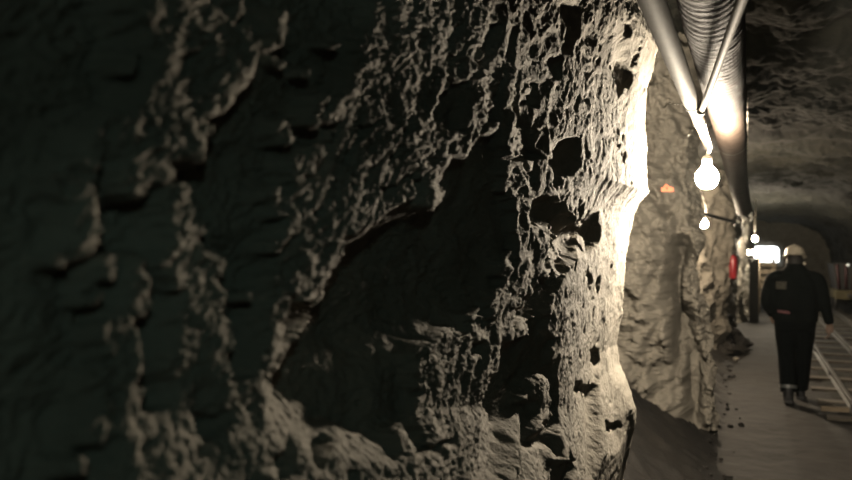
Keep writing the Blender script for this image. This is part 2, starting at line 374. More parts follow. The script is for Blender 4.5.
def march():
    """hollows lie below the line of light that grazes each ridge, so a ridge throws its own shade"""
    fine = np.linspace(-20, 6, 1500)
    th = np.radians(np.unique(np.concatenate([np.linspace(-110, -20, 500), fine, np.linspace(6, 90, 300)])))
    R = np.concatenate([np.arange(.12, 4.6, .004)])
    out = np.zeros((len(R), len(th)))
    xl = BULB.x
    c, s = np.cos(th), np.sin(th)
    S = None; d = np.zeros(len(th)); xs = None
    inside0 = lambda u: u < 3.3
    for i, r in enumerate(R):
        u = BULB.y - r * c; v = BULB.z + r * s
        xb = wall_base(np.minimum(u, 3.6), v)
        if S is None: S = xb.copy(); x = xb.copy(); rp = r; xs = xb.copy()
        S = xl - (xl - S) * r / rp; dr = r - rp; rp = r
        px, py = project(np.where(inside0(u), xs, xb), u, v)
        la, lb = np.log(np.maximum(u, .1) + .24) * 9, (v - EYE) / (np.maximum(u, .1) + .24) * 24
        px = px + 6 * fbm(la * 1.3, lb * 1.3, 1.2, 3, 111); py = py + 6 * fbm(la * 1.3, lb * 1.3, 5.2, 3, 112)
        L = sample(LM, px - LX0, py - LY0)
        na = fbm(u * 9 + v * 5, v * 15 - u * 7, 4.4, 3, 91)
        nb_ = 1.1 * fbm((.33 * la + .94 * lb) * .62, (.94 * la - .33 * lb) * 1.5, 7.4, 3, 93, .5)
        k = sstep(1.7, .75, u)
        L = L + np.where(L > .85, .62 - .34 * k, np.where(L > .6, .6, .46)) * (na * (1 - .55 * k) + nb_ * (.25 + .75 * k)) * sstep(.15, .4, L)
        inside = sstep(.3, .4, u) * (1 - sstep(3.3, 3.6, u))
        L = np.where(inside < .5, 1, L)
        lit = L > .5
        rate = np.minimum(1.15, .52 / np.maximum(u, .3))
        d = np.where(lit, np.maximum(0, d - dr * 3), np.minimum((.030 + .02 * perlin(u * 9, v * 9, 2.2, 8)) * (1 - .5 * sstep(1.6, 2.6, u)), d + dr * 1.3))
        # hollows keep a floor of their own
        xp = np.maximum(S, x); S = np.where(lit, np.where(xp < xb, np.minimum(xb, xp + rate * dr), np.maximum(np.maximum(S, xb), xp - .6 * np.maximum(xp - S, 0))), np.maximum(S, xb - .50))
        x = S - d
        if i % 3 == 0:
            h = .015 / r
            a0 = np.searchsorted(th, th - h); a1 = np.searchsorted(th, th + h, side='right')
            cs = np.concatenate([[0], np.cumsum(S)]); S = (cs[a1] - cs[a0]) / (a1 - a0)
            cs = np.concatenate([[0], np.cumsum(d)]); d = (cs[a1] - cs[a0]) / (a1 - a0)
        xs = .6 * xs + .4 * (S - d * .5)
        out[i] = x - xb
    for _ in range(2):
        b = np.pad(out, 1, mode='edge'); out = (b[:-2, 1:-1] + b[2:, 1:-1] + b[1:-1, :-2] + b[1:-1, 2:] + 2 * b[1:-1, 1:-1]) / 6
    return R, th, out

def build_wall_left():
    us = [-3.5]
    while us[-1] < 30:
        u = us[-1]
        if u < .25: du = .02 if u < 0 else .008
        elif u < 3.62: du = min((u + .24) ** 2 / 443 * .95, .008)
        elif u < 7.6: du = .012
        else: du = .03 if u < 15 else .07
        us.append(u + du)
    us = np.array(us)
    De = np.clip(np.hypot(us, .45) * CT + .1, .45, 4.0)
    core = np.linspace(-.36, .36, 470)
    lo = np.linspace(0, 1, 50)[:-1]; hi = np.linspace(0, 1, 50)[1:]
    V = np.empty((len(us), 470 + 98))
    for i, D in enumerate(De):
        a, b = -.36 * D, .36 * D
        V[i] = np.concatenate([-1.85 + (a + 1.85) * lo ** .8, core * D, b + (2.2 - b) * hi ** 1.2]) + EYE
    U = np.repeat(us[:, None], V.shape[1], 1)
    xb = wall_base(U, V)
    R, th, P = march()
    du, dv = BULB.y - U, V - BULB.z
    r = np.hypot(du, dv); t = np.arctan2(dv, du)
    fr = (r - R[0]) / (R[1] - R[0])
    ft = np.interp(t, th, np.arange(len(th)))
    pw = sstep(.28, .42, U) * (1 - sstep(3.35, 3.62, U)) * sstep(R[0], R[0] + .1, r)
    p = sample(P, ft, fr) * pw
    near = sstep(-.5, .3, U) * (1 - sstep(3.5, 4.0, U))
    g = fbm(U * .9, V * .9, .7, 3, 3) * .16 * (1 - sstep(-.3, .5, U) * (1 - sstep(3.6, 4.2, U))) * (1 - .75 * sstep(6., 6.4, U) * (1 - sstep(7., 7.6, U)))   # big undulations away from the near bulge
    nz = rough(U, V, 1.0) * (1 - .45 * sstep(2.2, 3.0, U) * (1 - sstep(3.6, 3.8, U))) + (.0022 + .002 * (1 - sstep(1.2, 2.2, U))) * ridged(U * 34 + V * 20, V * 58 - U * 34, 2.9, 2, 83) * sstep(.1, .4, U) * (1 - sstep(3.0, 3.7, U))
    far = ridged(U * 1.6, V * 2.2, 2.2, 4, 44, .55) * .05 * (1 - near)
    X = xb + p + g + nz * np.where(near > .5, 1.0, 1.0) + far
    # the wall foot runs out a little, the top leans in to the roof
    X = X + .25 * np.clip(.35 - V, 0, 1) ** 2 * (1 - near) + .9 * np.clip(V - 2.75, 0, .6) ** 2
    # jitter along the wall so that faces are not all of one projection
    U2 = U + .006 * fbm(U * 30, V * 30, 5., 2, 15) * sstep(.0, 1.5, U) + .03 * fbm(U * 4, V * 5, 8., 3, 16) * sstep(3.2, 3.6, U)
    # broken face of the second rib, with its hollows
    face = sstep(5.65, 6.15, U) * (1 - sstep(6.75, 7.3, U))
    df = .20 * fbm(X * 3.2, V * 1.9, 4., 5, 101, .55) + .08 * ridged(X * 5 + V * 2, V * 3 - X, 2., 4, 103, .55)
    for xc, vc, sx, sv, A_ in ((-.55, 1.66, .085, .13, .5), (-.61, 1.38, .06, .14, .45), (-.52, .98, .07, .22, .5), (-.45, .45, .06, .35, .6), (-.57, 1.18, .03, .5, .3), (-.66, 2.02, .05, .05, .25)):
        df = df + A_ * np.exp(-((X - xc) / sx) ** 2 - ((V - vc) / sv) ** 2)
    df = df +   .18 * np.clip(1.75 - V, 0, 1.5)
    U2 = U2 + df * face
    return grid_mesh('wall_left', X, U2, V, M['rock'], flip=True)
build_wall_left()

# ------------------------------------------------------------------ roof, floor, right wall, end wall
def roof_z(x):
    return 3.02 - .055 * np.clip(x - .4, 0, 9) ** 2 * 2.0 - .14 * np.clip(-.3 - x, 0, 9) ** 2
def build_roof():
    xs = np.concatenate([np.arange(-1.7, 1.2, .016), np.arange(1.2, 3.6, .03)])
    ys = np.concatenate([np.arange(-3.5, 1.5, .06), np.arange(1.5, 9, .018), np.arange(9, 30, .06)])
    Y, X = np.meshgrid(ys, xs)
    Z = roof_z(X) + .10 * fbm(X * .9, Y * .5, 4, 3, 8) + .05 * ridged(X * 1.6 + Y * .4, Y * 1.1, 2, 4, 23, .5) + .012 * ridged(X * 9, Y * 6, 3, 3, 29) - .05
    Z = Z - .25 * sstep(18, 24, Y) + .55 * (1 - sstep(5.0, 8.6, Y + .5 * fbm(X * .8, Y * .5, 6, 2, 88))) - .12 * sstep(8, 11, Y)
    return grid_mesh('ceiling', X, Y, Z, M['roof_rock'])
build_roof()
def floor_z(X, Y):
    return .018 * fbm(X * 1.1, Y * .8, 1, 3, 61) + .006 * fbm(X * 8, Y * 6, 2, 3, 62)
def build_floor():
    xs = np.concatenate([np.arange(-1.9, 1.2, .025), np.arange(1.2, 3.6, .06)])
    ys = np.concatenate([np.arange(-3.5, 4, .08), np.arange(4, 12, .025), np.arange(12, 30, .1)])
    Y, X = np.meshgrid(ys, xs)
    Z = floor_z(X, Y) + .75 * np.clip(-.2 - X, 0, 1) ** 1.3 + .06 * fbm(X * 4, Y * 4, 6, 3, 63) * sstep(-.15, -.5, X)
    o = grid_mesh('floor', X, Y, Z, M['floor'], flip=True)
    return o
build_floor()
def build_track_bed():
    xs = np.arange(.86, 3.0, .03); ys = np.concatenate([np.arange(8.2, 14, .03), np.arange(14, 28.5, .08)])
    Y, X = np.meshgrid(ys, xs)
    Z = floor_z(X, Y) + .012 * sstep(8.2, 8.4, Y) - .006 + .012 * ridged(X * 9, Y * 9, 1, 3, 66) - .006
    grid_mesh('floor', X, Y, Z, M['ballast'], flip=True)
build_track_bed()
def build_wall_right():
    ys = np.concatenate([np.arange(-3.5, 8, .08), np.arange(8, 30, .05)])
    zs = np.arange(-.15, 3.7, .04)
    Y, Z = np.meshgrid(ys, zs)
    X = 3.0 - .5 * np.clip(Z - 1.4, 0, 1.6) ** 1.5 + .14 * fbm(Y * .7, Z * .8, 5, 3, 12) + .05 * ridged(Y * 1.7, Z * 2.1, 7, 4, 13) - .45 * sstep(18, 26, Y)
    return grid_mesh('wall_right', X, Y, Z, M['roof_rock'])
build_wall_right()
def build_wall_end():
    xs = np.arange(-1.6, 3.6, .05); zs = np.arange(-.15, 3.8, .05)
    Z, X = np.meshgrid(zs, xs)
    Y = 28.6 + .12 * fbm(X * .8, Z * .8, 3, 3, 77) + .05 * ridged(X * 2, Z * 2, 3, 3, 78)
    grid_mesh('wall_end', X, Y, Z, M['rock'])
    Y2 = -3.3 + .12 * fbm(X * .8, Z * .8, 9, 3, 79)
    grid_mesh('wall_back', X, Y2, Z, M['rock'], flip=True)
build_wall_end()

# ------------------------------------------------------------------ lamps
def bulb(name_loc, r, m, label, cord_pts, group='bare bulbs strung along the tunnel'):
    p = Vector(name_loc)
    e = empty('light_bulb', p, label, 'light bulb', group)
    prof = [(0, -r * 1.02), (r * .45, -r * .92), (r * .8, -r * .62), (r, -r * .1), (r * .97, r * .25), (r * .8, r * .62), (r * .55, r * .92), (r * .40, r * 1.12), (0, r * 1.14)]
    b = NB(); lathe(b, prof, p, seg=18); obj('glass_bulb', b, m, e)
    b = NB(); lathe(b, [(0, r * 1.12), (r * .42, r * 1.12), (r * .44, r * 1.2), (r * .44, r * 1.8), (r * .3, r * 2.0), (0, r * 2.0)], p, seg=16); obj('lamp_socket', b, M['porcelain'], e)
    b = NB(); tube(b, spline([p + Vector((0, 0, r * 1.95))] + [Vector(q) for q in cord_pts], 8), .007 if r < .05 else .0085, 8); obj('cord', b, M['white_cable'], e)
    return e
PIPE_X, PIPE_Z = -.213, EYE + .60
def pipe_at(Y, dx=0, dz=0): return Vector((PIPE_X + dx, Y, PIPE_Z + dz))
bulb(BULB, BULB_R, M['bulb'], 'big glaring bare bulb hanging on a white cord below the cream pipe', [at(710, 147, 3.76), at(707, 135, 3.66), at(703, 120, 3.5)])
b2 = at(704, 224, 10.0)
bulb(b2, .05, M['bulb_mid'], 'small bare bulb by the rock wall under the dark steel bar', [b2 + Vector((.02, 0, .25)), b2 + Vector((-.1, .1, .55)), b2 + Vector((-.28, .2, .75))])
b3 = at(755, 239, 17.0)
bulb(b3, .055, M['bulb_far'], 'distant bare bulb hanging above the bright window at the tunnel end', [b3 + Vector((0, 0, .4)), b3 + Vector((.02, .05, .8)), b3 + Vector((0, .1, 1.1))])
b4 = Vector((.5, -.6, 2.25))  # added fill lamp, out of view, to lift the dark left wall
bulb(b4, .05, M['bulb_fill'], 'dim greenish fill bulb added out of view behind the viewer', [b4 + Vector((0, 0, .3)), b4 + Vector((.02, 0, .6)), b4 + Vector((0, 0, .85))], group=None)

# ------------------------------------------------------------------ pipe, conduit, duct
pe = empty('water_pipe', pipe_at(2.0), 'cream metal pipe running under the roof past the nearest bulb', 'pipe')
b = NB(); tube(b, [pipe_at(y) for y in np.linspace(-3, 3.25, 26)], .032, 20); obj('pipe_length', b, M['cream'], pe)
b = NB(); tube(b, [pipe_at(3.235), pipe_at(3.245), pipe_at(3.262), pipe_at(3.272)], [.033, .036, .036, .03], 20); obj('joint_ring', b, M['dark_steel'], pe)
b = NB(); tube(b, [pipe_at(y) for y in np.linspace(3.27, 3.72, 6)], .0265, 18); o = obj('pipe_sleeve', b, M['tan_pipe'], pe); o['label'] = 'narrower tan length of pipe'
b = NB(); tube(b, [pipe_at(3.71), pipe_at(3.72), pipe_at(3.745), pipe_at(3.755)], [.027, .031, .031, .025], 18); obj('joint_ring', b, M['dark_steel'], pe)
b = NB(); tube(b, spline([pipe_at(3.75), pipe_at(4.0), pipe_at(4.4), pipe_at(4.62)], 4), .0235, 16); obj('pipe_length', b, M['tan_pipe'], pe)
b = NB(); tube(b, [pipe_at(4.6), pipe_at(4.61), pipe_at(4.66), pipe_at(4.67)], [.025, .029, .029, .022], 18); obj('end_cap', b, M['dark_steel'], pe)
for y in (1.2, 4.3):
    b = NB(); tube(b, [pipe_at(y, 0, .02), pipe_at(y, 0, .75)], .004, 6); obj('hanger_rod', b, M['dark_steel'], pe)
for y, a, ln in ((3.26, (-.9, -.05, .04), .07), (3.73, (-.55, .0, -.75), .06)):
    b = NB(); d = Vector(a).normalized(); p = pipe_at(y) + d * .026
    tube(b, [p, p + d * ln * .6, p + d * ln + Vector((0, 0, .006))], [.002, .002, .0015], 6); obj('wire_tie', b, M['galv'], pe)

A = pipe_at(3.28, .034, -.034); B = Vector((-.0125, 1.69, EYE + .52)); dlt = B - A
b = NB(); tube(b, [A + dlt * t for t in np.linspace(0, 3.6, 14)], .0115, 12)
ce = empty('conduit', A, 'thin pale conduit slanting from the cream pipe across the brown duct', 'conduit')
obj('conduit_tube', b, M['galv'], ce)
b = NB(); tube(b, [A - dlt.normalized() * .01, A + dlt.normalized() * .07], .0165, 12); obj('end_sleeve', b, M['cream'], ce)

de = empty('ventilation_duct', (-.096, 3, EYE + .70), 'wide brown ribbed ventilation duct hanging under the roof', 'duct')
path = [(-.096, y, EYE + .70) for y in (-3, 0, 2, 4, 5, 5.8)] + [(-.094, 7.2, EYE + .67), (-.07, 8.8, EYE + .57), (-.04, 10.0, EYE + .45)]
fine = spline(path, 1)
pts = []
P_ = spline(path, 24)
acc = 0; dense = [P_[0]]
for a, c in zip(P_[:-1], P_[1:]):
    n = max(1, int((c - a).length / .0085))
    for k in range(1, n + 1): dense.append(a.lerp(c, k / n))
b = NB()
arc = np.concatenate([[0], np.cumsum([(dense[i + 1] - dense[i]).length for i in range(len(dense) - 1)])])
rad = .087 + .0009 * np.sin(arc * 2 * math.pi / .05) + .004 * perlin(arc * 1.7, 0, 0, 5)
tube(b, dense, list(rad), 40, cap=False)
for v in b.verts:   # creases in the soft hose
    pass
hv = np.array([v.co for v in b.verts]); dn = .002 * ridged(hv[:, 0] * 9, hv[:, 1] * 5, hv[:, 2] * 9, 3, 19)
ctr = np.repeat(np.array(dense), 40, 0); rd = hv - ctr; rd /= np.linalg.norm(rd, axis=1)[:, None]
for v, k, d in zip(b.verts, rd, dn): v.co += Vector(k * d)
obj('hose', b, M['hose'], de)
for y in (1.0, 5.2):
    b = NB(); q = Vector((-.096, y, EYE + .70)); tube(b, [q + Vector((0, -.012, 0)), q + Vector((0, .012, 0))], .0965, 36, cap=False); obj('hanger_band', b, M['dark_steel'], de)
    b = NB(); tube(b, [q + Vector((0, 0, .095)), q + Vector((0, 0, .60))], .004, 6); obj('hanger_wire', b, M['dark_steel'], de)
def crumple(c, s, n, seed, m, name, parent, r=.1):
    r_ = random.Random(seed); b = NB()
    for i in range(n):
        g = bmesh.ops.create_icosphere(b, subdivisions=2, radius=1)['verts']
        o_ = Vector([r_.uniform(-1, 1) * q for q in s]); sc = Vector([r_.uniform(.25, 1) * r for _ in range(3)]); rt = Matrix.Rotation(r_.uniform(0, 6), 3, (r_.random(), r_.random(), r_.random() + .1))
        for v in g: v.co = Vector(c) + o_ + rt @ Vector([v.co[k] * sc[k] * r_.uniform(.6, 1.1) for k in range(3)])
    return obj(name, b, m, parent, smooth=False)
crumple(at(744.5, 217, 9.0), (.09, .05, .07), 13, 5, M['plastic'], 'torn_end', de, .04)['label'] = 'crumpled torn pale end of the duct'
# frayed strip of tape along the seam of the duct
b = NB(); r_ = random.Random(3); tp = []
for i in range(40):
    a = .05 + r_.uniform(-.2, .2)
    tp.append(Vector((-.096 + .094 * math.cos(a), 3.75 + i * .05, EYE + .70 - .094 * math.sin(a))))
tube(b, tp, [r_.uniform(.001, .006) for _ in tp], 6)
obj('seam_tape', b, M['galv'], de, smooth=False)['label'] = 'frayed pale tape along the duct seam'

# bar sticking out of the wall
A = at(700, 213, 9.1); B = at(737, 222.5, 9.1)
b = NB(); tube(b, [A + (A - B) * .8, A, B], .022, 10)
be = empty('wall_bracket', A, 'dark steel bar sticking out of the rock wall above the small bulb', 'bracket')
obj('bar', b, M['dark_steel'], be)
b = NB(); tube(b, [B + Vector((-.02, 0, -.05)), B + Vector((.0, 0, .0)), B + Vector((.03, 0, .09))], .018, 8); obj('hook', b, M['dark_steel'], be)

# orange tag on the rock rib
# ------------------------------------------------------------------ track
for i, (X, lab) in enumerate(((1.0, 'steel rail nearest to the walking person'), (1.525, 'middle steel rail of the three'), (2.06, 'steel rail farthest from the walking person'))):
    re = empty('rail', (X, 10, .03), lab, 'rail', 'mine rails')
    prof = [(-.04, 0), (.04, 0), (.04, .008), (.008, .016), (.008, .055), (.021, .062), (.021, .078), (.016, .082), (-.016, .082), (-.021, .078), (-.021, .062), (-.008, .055), (-.008, .016), (-.04, .008)]
    b = NB(); rings = []
    for y in np.linspace(7.75 if i == 0 else 6.6, 28, 20):
        rings.append([b.verts.new((X + q[0], y, .028 + q[1])) for q in prof])
    for R1, R2 in zip(rings[:-1], rings[1:]):
        for k in range(len(prof)): b.faces.new((R1[k], R1[(k + 1) % len(prof)], R2[(k + 1) % len(prof)], R2[k]))
    b.faces.new(rings[0]); b.faces.new(rings[-1][::-1])
    obj('rail_bar', b, M['rail'], re, smooth=False)
    for k in range(3):
        b = NB(); box(b, (X - .026, 8.6 + k * 2.4, .065), (.012, .28, .035), bevel=.003); obj('fishplate', b, M['dark_steel'], re)
sl = None
for k in range(22):
    y = 8.35 + k * .82
    if sl is None:
        b = NB(); box(b, (1.53, y, .004), (1.62, .17, .05), bevel=.008)
        sl = solo('sleeper', b, M['sleeper'], 'dark timber sleeper under the mine rails', 'sleeper', 'timber sleepers under the rails', smooth=False)
        o = sl; z0 = sl.location.z
    else:
        o = sl.copy(); COL.objects.link(o); o.location.y = y; o.rotation_euler.z = random.uniform(-.03, .03)
        o.location.x += random.uniform(-.03, .03)
P1, P2 = at(821, 413.5, 7.62), at(849, 416, 7.55)
mid = (P1 + P2) / 2; ln = (P2 - P1).length
b = NB(); box(b, (mid.x, mid.y, .045), (ln, .05, .05), Matrix.Rotation(math.atan2(P2.y - P1.y, P2.x - P1.x), 3, 'Z'), bevel=.004)
solo('batten', b, M['wood'], 'short pale batten lying on the floor at the near end of the rails', 'batten', smooth=False)

# ------------------------------------------------------------------ loose rock
def rock(bm, c, r, rr):
    g = bmesh.ops.create_icosphere(bm, subdivisions=2, radius=r)['verts']
    sx = [rr.uniform(.7, 1.3) for _ in range(3)]; sx[2] *= .7
    ang = rr.uniform(0, 6)
    for v in g:
        n = v.co.normalized(); k = 1 + .25 * math.sin(n.x * 5 + ang) * math.cos(n.y * 4 - ang) + .12 * math.sin(n.z * 7 + ang * 2)
        p = Vector((v.co.x * sx[0], v.co.y * sx[1], v.co.z * sx[2])) * k
        v.co = Matrix.Rotation(ang, 3, 'Z') @ p + Vector(c)
b = NB(); rr = random.Random(21)
for i in range(170):
    y = rr.uniform(4.6, 12.1); x = -.30 + rr.gauss(0, .10) - abs(rr.gauss(0, .08)); r = rr.choice((.008, .012, .015, .02, .03))
    rock(b, (x, y, .005 + .3 * max(0, -.15 - x) ** 1.5 + r * .35), r, rr)
tag(obj('rubble', b, M['floor'], smooth=False), 'scattered loose rubble along the foot of the rock wall', 'rubble', kind='stuff')
b = NB()
hp = at(728, 330, 13.0)
for i in range(150):
    a = rr.uniform(0, 6.283); q = rr.random() ** .6; z = max(0, (1 - q)) * .62
    rock(b, (hp.x - .12 + math.cos(a) * q * .42, 13.3 + math.sin(a) * q * .9, z * rr.uniform(.55, 1) + .03), rr.uniform(.06, .15), rr)
tag(obj('muck_heap', b, M['floor'], smooth=False), 'brown heap of broken rock against the wall beyond the small bulb', 'rock heap', kind='stuff')
pb = at(736, 361, 11.1); b = NB(); rock(b, (pb.x, pb.y, .03), .035, rr)
solo('stone', b, M['rock'], 'single pale stone lying on the floor left of the walking person', 'stone', smooth=False)

# ------------------------------------------------------------------ far things
# end window
wz0, wz1 = at(770, 262, 26.0).z, at(770, 246.5, 26.0).z; wx0, wx1 = at(751, 250, 26.0).x, at(778.5, 250, 26.0).x; wy = 28.25
def rrect(x0, x1, z0, z1, y, r, n=6, low=True):
    out = []
    for cx, cz, a0 in ((x1 - r, z1 - r, 0), (x0 + r, z1 - r, 90), (x0 + r * .3, z0 + r * .3, 180), (x1 - r * .3, z0 + r * .3, 270)):
        q = r if a0 < 180 else r * .3
        for k in range(n + 1):
            a = math.radians(a0 + 90 * k / n); out.append(Vector((cx + q * math.cos(a), y, cz + q * math.sin(a))))
    return out
ring = rrect(wx0, wx1, wz0, wz1, wy, .16)
b = NB(); f = b.faces.new([b.verts.new(p) for p in ring]); g = bmesh.ops.extrude_face_region(b, geom=[f])
bmesh.ops.translate(b, verts=[v for v in g['geom'] if isinstance(v, bmesh.types.BMVert)], vec=(0, .03, 0))
o = obj('window_1', b, M['daylight'], smooth=False); o['kind'] = 'structure'
out = rrect(wx0 - .05, wx1 + .05, wz0 - .05, wz1 + .05, wy - .02, .19)
b = NB(); n = len(ring); v0 = [b.verts.new(p + Vector((0, -.02, 0))) for p in ring]; v1 = [b.verts.new(p) for p in out]; v2 = [b.verts.new(p + Vector((0, .35, 0))) for p in out]
for k in range(n):
    b.faces.new((v0[k], v0[(k + 1) % n], v1[(k + 1) % n], v1[k])); b.faces.new((v1[k], v1[(k + 1) % n], v2[(k + 1) % n], v2[k]))
fr = obj('window_frame', b, M['dark_steel'], o, smooth=False, world=False)

# plank barrier below it
c = at(762, 280, 20.0)
e = empty('plank_barrier', (c.x, c.y, 0), 'barrier of horizontal timber planks below the bright window', 'barrier')
for zz in (1.26, 1.06, .86, .68, .46):
    b = NB(); box(b, (c.x + .07, c.y + random.uniform(-.03, .0), zz), (.56, .035, .12), Matrix.Rotation(random.uniform(-.03, .03), 3, 'Y'), bevel=.005); obj('plank', b, M['wood'], e, smooth=False)
for dx in (-.2, .22):
    b = NB(); box(b, (c.x + dx + .07, c.y + .06, .70), (.08, .08, 1.42), bevel=.006); obj('post', b, M['wood'], e, smooth=False)
# work lamp on a timber post
c = at(758, 252, 19.2)
e = empty('work_lamp', (c.x, c.y, 0), 'wide glowing work lamp on a slim timber post left of the bright window', 'work lamp')
b = NB(); tube(b, [(c.x + .02, c.y + .03, 0), (c.x + .02, c.y + .03, c.z - .04)], .035, 10); obj('post', b, M['wood'], e)
b = NB(); tube(b, [at(746, 252.5, 19.1), at(765, 251.5, 19.1)], .05, 12); obj('lamp_tube', b, M['tube'], e)
b = NB(); A, B = at(745, 253, 19.2), at(766, 252, 19.2); tube(b, [A + Vector((0, .06, 0)), B + Vector((0, .06, 0))], .06, 8); obj('lamp_housing', b, M['dark_steel'], e)
# dark cabinet
c = at(754, 280, 17.0)
e = empty('cabinet', (c.x, c.y, 0), 'dark upright steel cabinet standing left of the plank barrier', 'cabinet')
b = NB(); box(b, (c.x, c.y, .74), (.2, .2, 1.44), bevel=.01); obj('cabinet_body', b, M['dark_steel'], e, smooth=False)
b = NB(); box(b, (c.x, c.y - .105, .76), (.17, .02, 1.3), bevel=.004); dr = obj('door', b, M['dark_steel'], e, smooth=False)
b = NB(); box(b, (c.x + .06, c.y - .125, .8), (.02, .025, .12), bevel=.004); obj('handle', b, M['rail'], dr, smooth=False)
b = NB(); box(b, (c.x, c.y, .01), (.22, .22, .03), bevel=.004); obj('plinth', b, M['dark_steel'], e, smooth=False)
# mine cart
c = at(846, 300, 19.0)
e = empty('mine_cart', (c.x, c.y, 0), 'dark red ribbed mine cart standing on the rails in the far right dark', 'mine cart')
b = NB(); L_, W_ = 1.5, .62; cx_, cy_ = c.x, c.y
def loopbox(b, z0, z1, w0, l0, w1, l1):
    a = [b.verts.new((cx_ + sx * w0, cy_ + sy * l0, z0)) for sx, sy in ((-1, -1), (1, -1), (1, 1), (-1, 1))]
    d = [b.verts.new((cx_ + sx * w1, cy_ + sy * l1, z1)) for sx, sy in ((-1, -1), (1, -1), (1, 1), (-1, 1))]
    for k in range(4): b.faces.new((a[k], a[(k + 1) % 4], d[(k + 1) % 4], d[k]))
    return a, d
a, d = loopbox(b, .66, 1.30, .27, .7, .36, .8); b.faces.new(a[::-1])
a2, d2 = loopbox(b, .68, 1.30, .25, .68, .34, .78); b.faces.new(a2)
for k in range(4): b.faces.new((d[k], d[(k + 1) % 4], d2[(k + 1) % 4], d2[k]))
obj('tub', b, M['dark_steel'], e, smooth=False)
for dx in (-.28, -.09, .1, .29):
    b = NB(); tube(b, [(cx_ + dx * .8, cy_ - .715, .68), (cx_ + dx, cy_ - .81, 1.29)], .028, 6); obj('rib', b, M['dull_red'], e)
b = NB(); box(b, (cx_, cy_, .53), (.62, 1.5, .22), bevel=.01); ch = obj('chassis', b, M['ochre'], e, smooth=False); ch['label'] = 'dull yellow chassis'
for sx in (-.265, .265):
    for sy in (-.42, .42):
        b = NB(); lathe(b, [(0, -.03), (.2, -.03), (.2, -.012), (.165, -.01), (.165, .03), (0, .03)], (cx_ + sx, cy_ + sy, .312), axis=(-1 if sx > 0 else 1, 0, 0), seg=24); obj('wheel', b, M['dark_steel'], e)
for sy in (-.42, .42):
    b = NB(); tube(b, [(cx_ - .26, cy_ + sy, .312), (cx_ + .26, cy_ + sy, .312)], .03, 8); obj('axle', b, M['dark_steel'], e)
b = NB(); box(b, (cx_, cy_ - .82, .52), (.1, .16, .08), bevel=.01); obj('coupler', b, M['rail'], e, smooth=False)
lm = Vector((at(848.5, 264, 18.2).x, cy_ - .83, 1.28))
b = NB(); bmesh.ops.create_uvsphere(b, u_segments=12, v_segments=8, radius=.035); bmesh.ops.translate(b, verts=b.verts, vec=lm); o = obj('marker_lamp', b, M['marker'], e); o['label'] = 'tiny white marker lamp'

# ------------------------------------------------------------------ the person
def remesh(name, bm, m, parent, voxel, smooth_it=4):
    me = bpy.data.meshes.new(name); bmesh.ops.recalc_face_normals(bm, faces=bm.faces); bm.to_mesh(me); bm.free()
    t = bpy.data.objects.new(name + '_t', me); COL.objects.link(t)
    r = t.modifiers.new('r', 'REMESH'); r.mode = 'VOXEL'; r.voxel_size = voxel; r.use_smooth_shade = True
    s = t.modifiers.new('s', 'SMOOTH'); s.factor = .5; s.iterations = smooth_it
    dg = bpy.context.evaluated_depsgraph_get(); ev = t.evaluated_get(dg)
    me2 = bpy.data.meshes.new_from_object(ev); me2.name = name
    bpy.data.objects.remove(t); bpy.data.meshes.remove(me)
    me2.polygons.foreach_set('use_smooth', [True] * len(me2.polygons))
    me2.materials.clear(); me2.materials.append(m)
    o = bpy.data.objects.new(name, me2); COL.objects.link(o); o.parent = parent
    return o
def ell(bm, c, s, sub=3):
    g = bmesh.ops.create_icosphere(bm, subdivisions=sub, radius=1)['verts']
    for v in g: v.co = Vector((v.co.x * s[0], v.co.y * s[1], v.co.z * s[2])) + Vector(c)
XR = (1, 0, 0)
PD = 8.1
pf = at(795, 402, PD)
PER = empty('person', (pf.x, pf.y, 0), 'person in black work clothes and pale helmet walking away beside the rails', 'person', rz=-.04)
# joints (x right, y walking direction, z up)
J = dict(neck=(0, .03, 1.44), head=(0, .055, 1.548), shl=(-.205, .0, 1.375), shr=(.205, .0, 1.375),
         ell=(-.285, -.06, 1.11), wrl=(-.225, .06, .95), elr=(.285, -.02, 1.10), wrr=(.335, .06, .875),
         hpl=(-.10, .0, .92), hpr=(.10, .0, .92), knl=(-.085, .05, .50), knr=(.085, .17, .52),
         anl=(-.065, -.08, .10), anr=(.055, .27, .085))
V3 = lambda k: Vector(J[k])
def limb(bm, ks, rs, ry=None, seg=14, n=5):
    pts = spline(ks, n); tt = np.linspace(0, len(ks) - 1, len(pts))
    r = np.interp(tt, range(len(ks)), rs); q = np.interp(tt, range(len(ks)), ry) if ry else None
    tube(bm, pts, list(r), seg, ry=None if q is None else list(q), ref=XR)
def hand(bm, w, direction, side, curl):
    d = Vector(direction).normalized()
    pn = Vector((-side, .25, 0)).normalized()            # palm faces the thigh
    fw = d.cross(pn).normalized()
    if fw.y < 0: fw = -fw                                 # towards the thumb
    c = Vector(w) + d * .05
    limb(bm, [Vector(w) - d * .02, c, c + d * .045], [.027, .041, .038], [.02, .017, .014])
    for i, (off, L_) in enumerate(((.030, .072), (.010, .080), (-.010, .074), (-.029, .058))):
        p0 = c + d * .035 + fw * off; p1 = p0 + d * L_ * .5 + pn * L_ * .10; p2 = p1 + d * L_ * .33 + pn * L_ * (.12 + curl); p3 = p2 + d * L_ * .22 + pn * L_ * (.22 + curl)
        tube(bm, [p0, p1, p2, p3], [.0095, .009, .0085, .007], 8)
    t0 = Vector(w) + d * .02 + fw * .022; t1 = t0 + d * .035 + fw * .028 + pn * .01; t2 = t1 + d * .032 + fw * .006 + pn * .012
    tube(bm, [t0, t1, t2], [.013, .0115, .009], 8)
b = NB()
ell(b, V3('head') + Vector((0, -.005, .02)), (.077, .098, .105)); ell(b, V3('head') + Vector((0, .03, -.05)), (.06, .07, .075))
